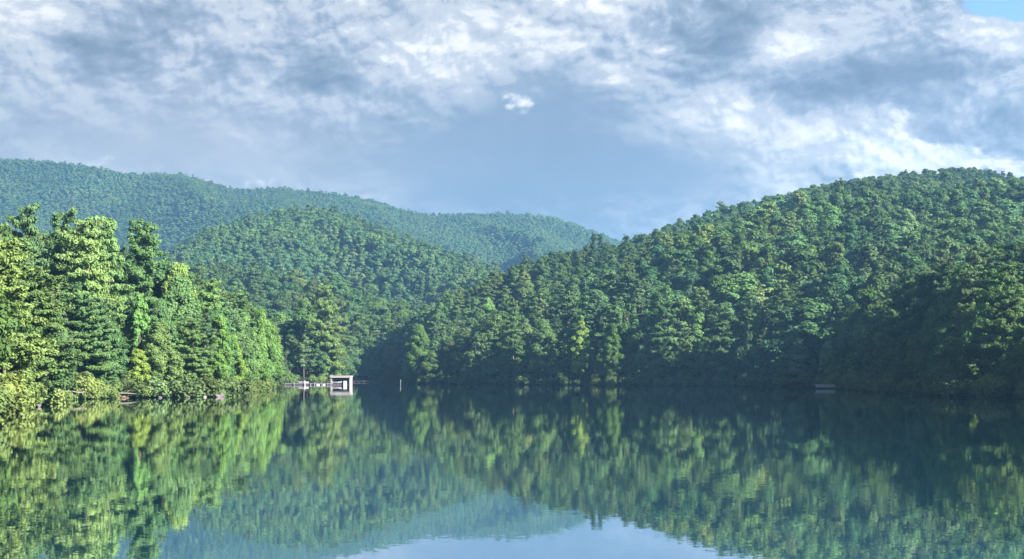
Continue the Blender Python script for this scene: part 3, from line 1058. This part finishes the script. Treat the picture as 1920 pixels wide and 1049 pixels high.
lib_mid = library('wood_tree', MD_B + MD_P)
lib_far = library('woodland_tree', LO_B + LO_P)
nb_mid, nb_far = len(MD_B), len(LO_B)
pts, pick = [], []
for (x, y, z, sx, sz, rot, kind, lum) in BAND['hill']:
    if kind == 'b':
        pick.append(int(R2.integers(nb_mid)))
    else:
        pick.append(nb_mid + int(R2.integers(len(MD_P))))
    pts.append((x, y, z, sx, sz, rot))
forest('hillside_forest', 'dense mixed woods between the nearer trees on the banks and the rounded hill', pts, lib_mid, pick)


def far_wood(name, label, X, Y, ok_fn, hmin, hmax, size, pine=0.03):
    d = shore_distance(X, Y)
    p = X / Y * F_PX + 960
    ok = ok_fn(p, Y, d)
    X, Y, d = X[ok], Y[ok], d[ok]
    Z = terrain(X, Y, d) - 0.3
    pts, pick = [], []
    cl = fbm(X / 90, Y / 90, 55, 2)
    for x, y, z, c in zip(X, Y, Z, cl):
        isp = R2.uniform() < pine + 0.06 * (c > 0.1)
        h = R2.uniform(hmin, hmax) + (2 if isp else 0)
        s = h / (19.0 if isp else 16.0)
        pts.append((x, y, z, s * size * R2.uniform(0.75, 1.45), s, R2.uniform(0, 6.28)))
        pick.append(nb_far + int(R2.integers(len(LO_P))) if isp else int(R2.integers(nb_far)))
    print('WOOD', name, len(pts))
    return forest(name, label, pts, lib_far, pick)


X, Y = scatter(-620, 180, 900, 1480, 6.3)
far_wood('middle_hill_forest', 'blue-green woods covering the middle hill behind the cove', X, Y,
         lambda p, y, d: (p > -60) & (p < 1010) & (y > np.where(p < 760, 1010, 900)) & (y < np.interp(p, MID[:, 0], MID[:, 2]) + 70), 10, 16.5, 1.05, 0.01)
X, Y = scatter(-1050, 330, 1350, 2420, 7.2)
far_wood('far_ridge_forest', 'hazy blue woods covering the long far ridge', X, Y,
         lambda p, y, d: (p > -60) & (p < 1240) & (y > np.interp(p, MID[:, 0], MID[:, 2]) + 150) & (y < np.interp(p, FAR[:, 0], FAR[:, 2]) + 60), 10.5, 14, 1.2, 0.0)


# ------------------------------------------------------------------ shrubs, dead tree, driftwood and stones on the shore
def along_shore(i0, i1, step):
    out_ = []
    for i in range(i0, i1):
        a, b_ = SHORE[i], SHORE[i + 1]
        L = np.hypot(*(b_ - a))
        k = max(1, int(L / step))
        for q in range(k):
            t = (q + R2.uniform(0.2, 0.8)) / k
            p0 = a + (b_ - a) * t
            nrm_ = np.array([-(b_ - a)[1], (b_ - a)[0]]) / L
            ss = np.arange(-5, 5, 0.25)
            dd_ = shore_distance(p0[0] + nrm_[0] * ss, p0[1] + nrm_[1] * ss)
            good = np.where(dd_ > 0.25)[0]
            if len(good):
                j = good[0] if dd_[0] < 0 else good[-1]
                p0 = p0 + nrm_ * ss[j]
            out_.append(p0)
    return out_


first_left = 2
last_left = 3 + 11
n_s = 0
for p_ in along_shore(first_left, last_left, 2.0):
    x, y = p_
    pp = x / y * F_PX + 960
    if pp < -60 or 212 < pp < 226 or 118 < pp < 142 or R2.uniform() < 0.1:
        continue
    x -= R2.uniform(-0.3, 2.4)
    n_s += 1
    s = 0.5 + 1.3 * R2.uniform() ** 1.6
    k = R2.uniform(0.8, 1.9)
    z = max(0.0, float(terrain(np.array([x]), np.array([y]))[0]) - 0.2)
    plant('shoreline_shrub', SHRUBS[n_s % 4], x, y, z, s * 1.15, s, R2.uniform(0, 6.28), (k * 1.1, k, k * 0.85),
          f"leafy shrub hanging over the water of the sunlit bank, {ordinal(n_s)} shrub from the frame edge", 'shrub', 'shrubs along the sunlit bank')
n_s = 0
for p_ in along_shore(3 + 19, 3 + 29, 5.0):
    x, y = p_
    pp = x / y * F_PX + 960
    if pp > 1935 or pp < 750:
        continue
    n_s += 1
    s = R2.uniform(1.0, 2.1)
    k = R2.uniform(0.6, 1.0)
    z = max(0.0, float(terrain(np.array([x]), np.array([y]))[0]) - 0.2)
    plant('shoreline_shrub', SHRUBS[n_s % 4], x, y, z, s * 1.2, s, R2.uniform(0, 6.28), (k, k, k),
          f"dark shrub at the shaded waterline, {ordinal(n_s)} shrub from the pole in the water", 'shrub', 'shrubs along the shaded bank')
for px, D, s, lab in ((541, 482, 2.0, 'rounded light green bush at the landward end of the boathouse walkway'), (586, 494, 1.5, 'low green bush behind the middle of the boathouse walkway'), (602, 496, 1.6, 'bright bush beside the boathouse under the tall sunlit tree')):
    plant('round_bush', SHRUBS[1], px_at(px, D), D, 0.2, s, s, px, (1.35, 1.4, 1.1), lab, 'shrub', 'bushes behind the boathouse walkway')

for q, px in enumerate((146, 172, 196, 248, 276, 292, 309, 325, 341, 356, 372, 391, 430, 447)):
    Ds = np.arange(190.0, 300.0, 0.5)
    dd_ = shore_distance(px_at(px, Ds), Ds)
    j = int(np.argmax(dd_ > 0.5))
    s = R2.uniform(1.0, 1.7) if px > 260 else R2.uniform(0.7, 1.1)
    k = R2.uniform(1.3, 1.9)
    plant('rounded_shrub', SHRUBS[q % 4], px_at(px, Ds[j]), Ds[j], 0.05, s * 1.25, s, R2.uniform(0, 6.28), (k * 1.02, k, k * 0.95),
          f"pale rounded shrub at the water's edge of the sunlit bank, {ordinal(q + 1)} from the driftwood branch", 'shrub', 'pale rounded shrubs of the sunlit bank')

# grey dead tree
RNG = np.random.default_rng(5)
D = 191
root = link('dead_tree', None)
root.location = (px_at(116, D), D, 0.9)
tag(root, 'leafless grey dead tree between the yellow-green pines and the massive layered pine', 'dead tree')
Hd = z_at(620, D) - 0.9
v, f, t = join_tubes([tube([(0, 0, -0.3), (0.1, 0, Hd * .4), (-0.1, 0, Hd * .75), (0.2, 0, Hd)], [0.20, 0.16, 0.10, 0.03], 7)])
link('trunk', mesh_np('trunk', v, f, t, [M_DEAD], smooth=True), root)
for k in range(26):
    z0 = Hd * RNG.uniform(0.45, 0.95)
    a = RNG.uniform(0, 6.28); L = RNG.uniform(0.8, 2.4)
    e = np.array([math.cos(a) * L, math.sin(a) * L, z0 + RNG.uniform(0.1, 0.9) * L])
    m_ = np.array([e[0] * .5, e[1] * .5, z0 + 0.2 * L])
    tubes = [tube([(0, 0, z0), m_, e], [0.07, 0.045, 0.012], 5)]
    for q in range(4):
        s0 = m_ + (e - m_) * RNG.uniform(0, 0.9)
        tubes.append(tube([s0, s0 + RNG.normal(0, 0.45, 3) + [0, 0, 0.3]], [0.025, 0.008], 4))
    v, f, t = join_tubes(tubes)
    link('branch', mesh_np('branch', v, f, t, [M_DEAD], smooth=True), root)


def stone(px, D, w, h, mat, label, seed):
    r = np.random.default_rng(seed)
    import bmesh
    bm = bmesh.new()
    bmesh.ops.create_icosphere(bm, subdivisions=3, radius=1.0)
    pl = unit(r.normal(size=(9, 3)))
    for vv in bm.verts:
        c = np.array(vv.co)
        for q in pl:
            s = float(c @ q)
            if s > 0.72:
                c = c - q * (s - 0.72) * 0.85
        c *= 1 + 0.05 * math.sin(7 * c[0] + seed) * math.cos(6 * c[1])
        vv.co = (c[0] * w / 2 * 0.75, c[1] * w / 2 * 0.6, c[2] * h * 0.36)
    me = bpy.data.meshes.new('shore_stone')
    bm.to_mesh(me); bm.free()
    me.materials.append(mat)
    o = link('shore_stone', me)
    o.location = (px_at(px, D), D, h * 0.18)
    o.rotation_euler = (r.uniform(-0.15, 0.15), r.uniform(-0.15, 0.15), r.uniform(0, 6))
    tag(o, label, 'stone', 'stones along the sunlit bank')


for i, a in enumerate([
    (72, 166, 1.1, 0.7, M_ROCK, 'pinkish stone in the water under the yellow-green pines'),
    (384, 233, 1.2, 0.5, M_WHITEROCK, 'small pale stone at the water left of the pinkish boulder'),
    (408, 235, 2.2, 0.9, M_ROCK, 'pinkish boulder at the water below the golden yellow tree'),
    (416, 236, 1.6, 1.4, M_ROCK, 'upright pinkish stone behind the pinkish boulder'),
    (466, 286, 1.3, 0.6, M_WHITEROCK, 'bleached stone nearest the boulder in the row by the point'),
    (472, 291, 1.2, 0.7, M_WHITEROCK, 'middle bleached stone of the row by the point'),
    (479, 297, 1.5, 0.75, M_WHITEROCK, 'largest bleached stone of the row by the point'),
    (483, 302, 1.0, 1.2, M_ROCK, 'grey standing stone at the end of the bleached row'),
    (507, 352, 1.4, 0.6, M_WHITEROCK, 'pale stone at the tip of the sunlit point'),
    (520, 405, 1.6, 0.7, M_WHITEROCK, 'pale stone at the outermost end of the sunlit point'),
    (300, 228, 1.0, 0.5, M_ROCK, 'dark stone half hidden under shrubs beside the small yellow tree'),
    (352, 229, 1.3, 0.6, M_ROCK, 'low brownish stone under the drooping pine'),
]):
    stone(*a, 40 + i)


def log(name, pts, radii, mat, label, cat, twigs=()):
    tubes = [tube([Vector(p) for p in pts], radii, 8)]
    o = Vector(pts[0])
    v, f, t = join_tubes(tubes)
    v = v - np.array(o)
    ob = link(name, mesh_np(name, v, f, t, [mat], smooth=True))
    ob.location = o
    tag(ob, label, cat)
    for tw in twigs:
        v, f, t = join_tubes([tube([Vector(p) for p in tw], [radii[0] * 0.6, radii[0] * 0.45, 0.02], 6)])
        c = link('branch', mesh_np('branch', v - np.array(o), f, t, [mat], smooth=True), ob)
    return ob


def at(px, py, D):
    return (px_at(px, D), D, z_at(py, D))


log('driftwood', [at(128, 733.5, 206), at(138, 734.5, 206.5), at(147, 736.5, 207), at(162, 735.5, 209)], [0.03, 0.07, 0.11, 0.08], M_DRIFT, 'pale driftwood branch sticking out over the dark water', 'driftwood',
    [(at(146, 736, 207), at(150, 733, 207.5), at(154, 728, 208))])
log('fallen_log', [at(212, 739, 224), at(228, 737.5, 224.5), at(243, 738, 225), at(257, 739.5, 226)], [0.10, 0.11, 0.09, 0.04], M_DRIFT, 'pale fallen log lying on the small sandy bank', 'log',
    [(at(236, 738, 224.8), at(240, 734, 225), at(246, 731, 225.4))])
log('leaning_snag', [at(330, 738, 232), at(334, 722, 233), at(339, 708, 234), at(341, 694, 235)], [0.12, 0.10, 0.07, 0.03], M_DEAD, 'grey crooked snag leaning up beside the drooping pine', 'snag',
    [(at(334, 720, 233.1), at(330, 711, 233), at(328, 704, 233))])
# sandy patch
th = np.linspace(0, 2 * math.pi, 25)[:-1]
V = [(0, 0, 0.30)] + [(1.7 * math.cos(a) * (1 + 0.1 * math.sin(3 * a)), 1.2 * math.sin(a), -0.45) for a in th] + [(1.1 * math.cos(a + 0.1), 0.8 * math.sin(a + 0.1), 0.22 + 0.06 * math.sin(5 * a)) for a in th]
flat, tot = [], []
for k in range(24):
    k2 = (k + 1) % 24
    flat += [1 + k, 1 + k2, 25 + k2, 25 + k]; tot.append(4)
    flat += [25 + k, 25 + k2, 0]; tot.append(3)
o = link('sandy_bank', mesh_np('sandy_bank', V, flat, tot, [M_SAND], smooth=True))
o.location = (px_at(224, 226), 226.6, 0.1)
tag(o, 'pale sandy bank under the leafy green tree', kind='structure')


# ------------------------------------------------------------------ boathouse, walkway, docks
def boxes_mesh(name, boxes, mat):
    V, flat, tot = [], [], []
    for (x0, x1, y0, y1, z0, z1) in boxes:
        k = len(V)
        V += [(x0, y0, z0), (x1, y0, z0), (x1, y1, z0), (x0, y1, z0), (x0, y0, z1), (x1, y0, z1), (x1, y1, z1), (x0, y1, z1)]
        for q in ((0, 3, 2, 1), (4, 5, 6, 7), (0, 1, 5, 4), (1, 2, 6, 5), (2, 3, 7, 6), (3, 0, 4, 7)):
            flat += [k + i for i in q]; tot.append(4)
    return mesh_np(name, V, flat, tot, [mat])


def part(name, boxes, mat, parent, bevel=0.0):
    o = link(name, boxes_mesh(name, boxes, mat), parent)
    if bevel:
        b_ = o.modifiers.new('bevel', 'BEVEL'); b_.width = bevel; b_.segments = 2
    return o


D = 469.0
bx0, bx1 = px_at(620, D), px_at(657, D)
Wd = bx1 - bx0
bh = link('boathouse', None)
bh.location = (bx0, D, 0)
tag(bh, 'small open-fronted boathouse with thick flat white roof at the end of the walkway', 'boathouse')
part('roof', [(-0.1, Wd + 0.1, -0.3, 6.3, 2.46, 3.0)], M_ROOF, bh, 0.05)
part('roof_cap', [(-0.2, Wd + 0.2, -0.4, 6.4, 3.003, 3.12)], M_WHITE, bh, 0.02)
for (a, b_) in ((0.0, 0.0), (0.0, 5.8), (Wd - 0.2, 5.8)):
    part('post', [(a, a + 0.2, b_, b_ + 0.2, -1.2, 2.457)], M_ROOF, bh)
part('side_wall', [(Wd - 0.36, Wd, -0.05, 0.25, -0.4, 2.457)], M_ROOF, bh, 0.02)
for k in range(10):
    part('wall_board', [(Wd - 0.14, Wd - 0.02, 0.26 + k * 0.56, 0.26 + k * 0.56 + 0.545, -0.3, 2.455)], M_ROOF, bh)
for k in range(13):
    part('back_board', [(0.205 + k * (Wd - 0.42) / 13, 0.205 + (k + 1) * (Wd - 0.42) / 13 - 0.015, 5.85, 5.95, 0.1, 2.455)], M_DARKWOOD, bh)
part('deck', [(0.21, Wd - 1.6, 0.2, 5.7, 0.28, 0.46)], M_DARKWOOD, bh)
part('shade_sheet', [(0.21, Wd - 1.6, 0.12, 0.19, -0.35, 0.45)], M_DARKWOOD, bh)  # added dark sheet standing in for the shade under the boathouse deck
br = mesh_np('brace', [(0.2, 0.02, 2.4), (0.2, 0.02, 0.5), (0.95, 0.02, 0.5), (0.2, 0.12, 2.4), (0.2, 0.12, 0.5), (0.95, 0.12, 0.5)], [0, 1, 2, 5, 4, 3, 0, 3, 4, 1, 1, 4, 5, 2, 2, 5, 3, 0], [3, 3, 4, 4, 4], [M_GREYWOOD])
link('brace', br, bh)
# cabinet
cb_ = link('storage_cabinet', None)
cb_.location = (px_at(644, D), D - 0.35, 0)
tag(cb_, 'white upright cabinet standing in the boathouse opening', 'cabinet')
part('body', [(0, 1.1, 0, 0.8, -0.3, 1.32)], M_WHITE, cb_, 0.04)
part('lid', [(-0.05, 1.15, -0.05, 0.85, 1.323, 1.40)], M_WHITE, cb_, 0.02)


def boat(name, px, Dd, z, L, wdt, ht, mat, label, rotz=0.0, upturned=False):
    """a small hull from stations"""
    V, flat, tot = [], [], []
    st = 11
    prof = [(-1, 1.0), (-0.86, 0.45), (-0.5, 0.08), (0, 0.0), (0.5, 0.08), (0.86, 0.45), (1, 1.0)]
    for i in range(st):
        s = i / (st - 1) * 2 - 1
        wloc = wdt / 2 * max(0.04, (1 - abs(s) ** 2.6))
        rise = 0.28 * s * s * ht
        for (a, b_) in prof:
            V.append((s * L / 2, a * wloc, b_ * ht + rise * (0.4 + 0.6 * b_)))
        for (a, b_) in prof[::-1]:
            V.append((s * L / 2 * 0.97, a * wloc * 0.9, b_ * ht * 0.93 + 0.06 + rise * (0.4 + 0.6 * b_)))
    m_ = 14
    for i in range(st - 1):
        for k in range(m_):
            k2 = (k + 1) % m_
            flat += [i * m_ + k, (i + 1) * m_ + k, (i + 1) * m_ + k2, i * m_ + k2]; tot.append(4)
    flat += list(range(m_)); tot.append(m_)
    flat += [(st - 1) * m_ + k for k in range(m_)][::-1]; tot.append(m_)
    root = link(name, None)
    root.location = (px_at(px, Dd), Dd, z)
    root.rotation_euler = (math.pi if upturned else 0, 0, rotz)
    link('hull', mesh_np('hull', V, flat, tot, [mat], smooth=True), root)
    part('seat', [(-0.15, 0.15, -wdt * 0.42, wdt * 0.42, ht * 0.66, ht * 0.72)], M_GREYWOOD, root)
    part('seat', [(L * 0.22, L * 0.22 + 0.25, -wdt * 0.36, wdt * 0.36, ht * 0.66, ht * 0.72)], M_GREYWOOD, root)
    tag(root, label, 'boat')
    return root


boat('rowboat', 631, D + 0.95, 0.47, 3.6, 1.2, 0.62, M_GREYWOOD, 'grey rowboat under the boathouse roof', 0.0)
# walkway
wx0, wx1 = px_at(528, D), px_at(620, D) - 0.05
LW = wx1 - wx0
wk = link('walkway', None)
wk.location = (wx0, D, 0)
tag(wk, 'long low grey plank walkway leading from the point to the boathouse', 'dock')
part('beam', [(0, LW, 0.05, 0.2, 0.42, 0.60)], M_GREYWOOD, wk)
part('beam', [(0, LW, 1.6, 1.75, 0.42, 0.60)], M_GREYWOOD, wk)
part('shade_sheet', [(0, LW, 0.21, 0.27, -0.3, 0.599)], M_DARKWOOD, wk)  # dark sheet put in as the shade of the gap below the planks
pl_me = boxes_mesh('plank', [(0, 0.235, 0, 1.8, 0.603, 0.66)], M_GREYWOOD)
for k in range(int(LW / 0.25)):
    o = link('plank', pl_me, wk)
    o.location = (k * 0.25, 0, 0)
for px, top in ((534, 0.6), (551, 0.95), (571, 1.55), (582, 0.75), (589, 0.85), (603, 0.6), (614, 0.6)):
    xx = px_at(px, D) - wx0
    part('post', [(xx, xx + (0.3 if px == 571 else 0.18), -0.22, -0.02, -1.3, top)], M_WHITE if px == 571 else M_GREYWOOD, wk)
boat('canoe', 568, D + 0.9, 1.22, 3.9, 0.95, 0.52, M_GREYWOOD, 'upturned grey canoe lying on the walkway by the white post', 0.0, True)
for px, w_, lab in ((596.5, 1.3, 'long white float moored under the walkway'), (607.5, 1.0, 'short white float next to the boathouse under the walkway')):
    import bmesh
    bm = bmesh.new()
    bmesh.ops.create_uvsphere(bm, u_segments=20, v_segments=12, radius=0.5)
    for vv in bm.verts:
        vv.co = (math.copysign(abs(vv.co.x * 2) ** 0.6, vv.co.x) * w_ / 2, math.copysign(abs(vv.co.y * 2) ** 0.7, vv.co.y) * 0.35, vv.co.z * 0.52)
    me = bpy.data.meshes.new('mooring_float'); bm.to_mesh(me); bm.free()
    me.materials.append(M_WHITE)
    me.polygons.foreach_set('use_smooth', np.full(len(me.polygons), True))
    o = link('mooring_float', me)
    o.location = (px_at(px, D), D - 0.45, 0.08)
    tag(o, lab, 'float', 'white floats by the walkway')

# low dock along the cove
D2 = 610.0
dk = link('cove_dock', None)
dk.location = (px_at(662, D2), D2, 0)
tag(dk, 'thin low dock in the dark cove beyond the boathouse', 'dock')
L2 = px_at(722, D2) - px_at(662, D2)
part('deck', [(0, L2, 0, 1.6, 0.42, 0.60)], M_DARKWOOD, dk)
for k in range(7):
    part('post', [(0.3 + k * (L2 - 0.8) / 6, 0.5 + k * (L2 - 0.8) / 6, -0.2, -0.02, -1.0, 0.72)], M_DARKWOOD, dk)
# pole in the water
D3 = 478.0
v, f, t = join_tubes([tube([(0, 0, -1.5), (0.01, 0, 0.5), (0.04, 0, 1.75)], [0.085, 0.08, 0.07], 10)])
pole = link('mooring_pole', mesh_np('mooring_pole', v, f, t, [M_GREYWOOD], smooth=True))
pole.location = (px_at(751, D3), D3, 0)
tag(pole, 'thin pale pole standing alone in the dark water past the boathouse', 'pole')
cap, f, t = join_tubes([tube([(0.04, 0, 1.745), (0.042, 0, 1.82)], [0.09, 0.08], 10)])
link('cap', mesh_np('cap', cap, f, t, [M_WHITE]), pole)

# small dock on the shaded bank
D4 = 361.0
sx0 = px_at(1529, D4); L4 = px_at(1576, D4) - sx0
sd = link('small_dock', None)
sd.location = (sx0, D4, 0)
tag(sd, 'small blue-grey dock low over the water at the foot of the shaded bank', 'dock')
for k in range(3):
    part('fascia_board', [(0.05, L4 - 0.05, -0.06, 0.0, 0.36 + k * 0.22, 0.36 + k * 0.22 + 0.20)], M_GREYBOAT, sd)
pl_me = boxes_mesh('plank', [(0, 0.30, -0.1, 2.6, 1.02, 1.08)], M_GREYBOAT)
for k in range(int(L4 / 0.32)):
    o = link('plank', pl_me, sd)
    o.location = (k * 0.32, 0, 0)
for xx in (0.2, L4 / 2, L4 - 0.4):
    for yy in (0.1, 2.3):
        part('post', [(xx, xx + 0.18, yy, yy + 0.18, -1.5, 1.015)], M_DARKWOOD, sd)
import bmesh
bm = bmesh.new()
bmesh.ops.create_uvsphere(bm, u_segments=16, v_segments=10, radius=0.30)
for vv in bm.verts:
    if vv.co.z > 0.15:
        vv.co.x *= 0.85; vv.co.y *= 0.85; vv.co.z *= 1.15
me = bpy.data.meshes.new('mooring_buoy'); bm.to_mesh(me); bm.free()
me.materials.append(M_WHITE)
me.polygons.foreach_set('use_smooth', np.full(len(me.polygons), True))
bu = link('mooring_buoy', me)
bu.location = (px_at(1577.5, D4 - 1), D4 - 1, 0.18)
tag(bu, 'white buoy at the end of the small blue-grey dock', 'buoy')

# ------------------------------------------------------------------ air
M_HAZE, N, out = material('haze')
pv = N.new('ShaderNodeVolumePrincipled')
pv.inputs['Color'].default_value = (0.24, 0.55, 1.0, 1)
pv.inputs['Density'].default_value = 0.00018
pv.inputs['Density Attribute'].default_value = ''
pv.inputs['Anisotropy'].default_value = 0.28
N.l.new(pv.outputs[0], out.inputs['Volume'])
hz = link('haze', boxes_mesh('haze', [(-2700, 2700, -600, 4300, -6, 400)], M_HAZE))
tag(hz, 'pale blue summer haze filling the valley', kind='stuff')
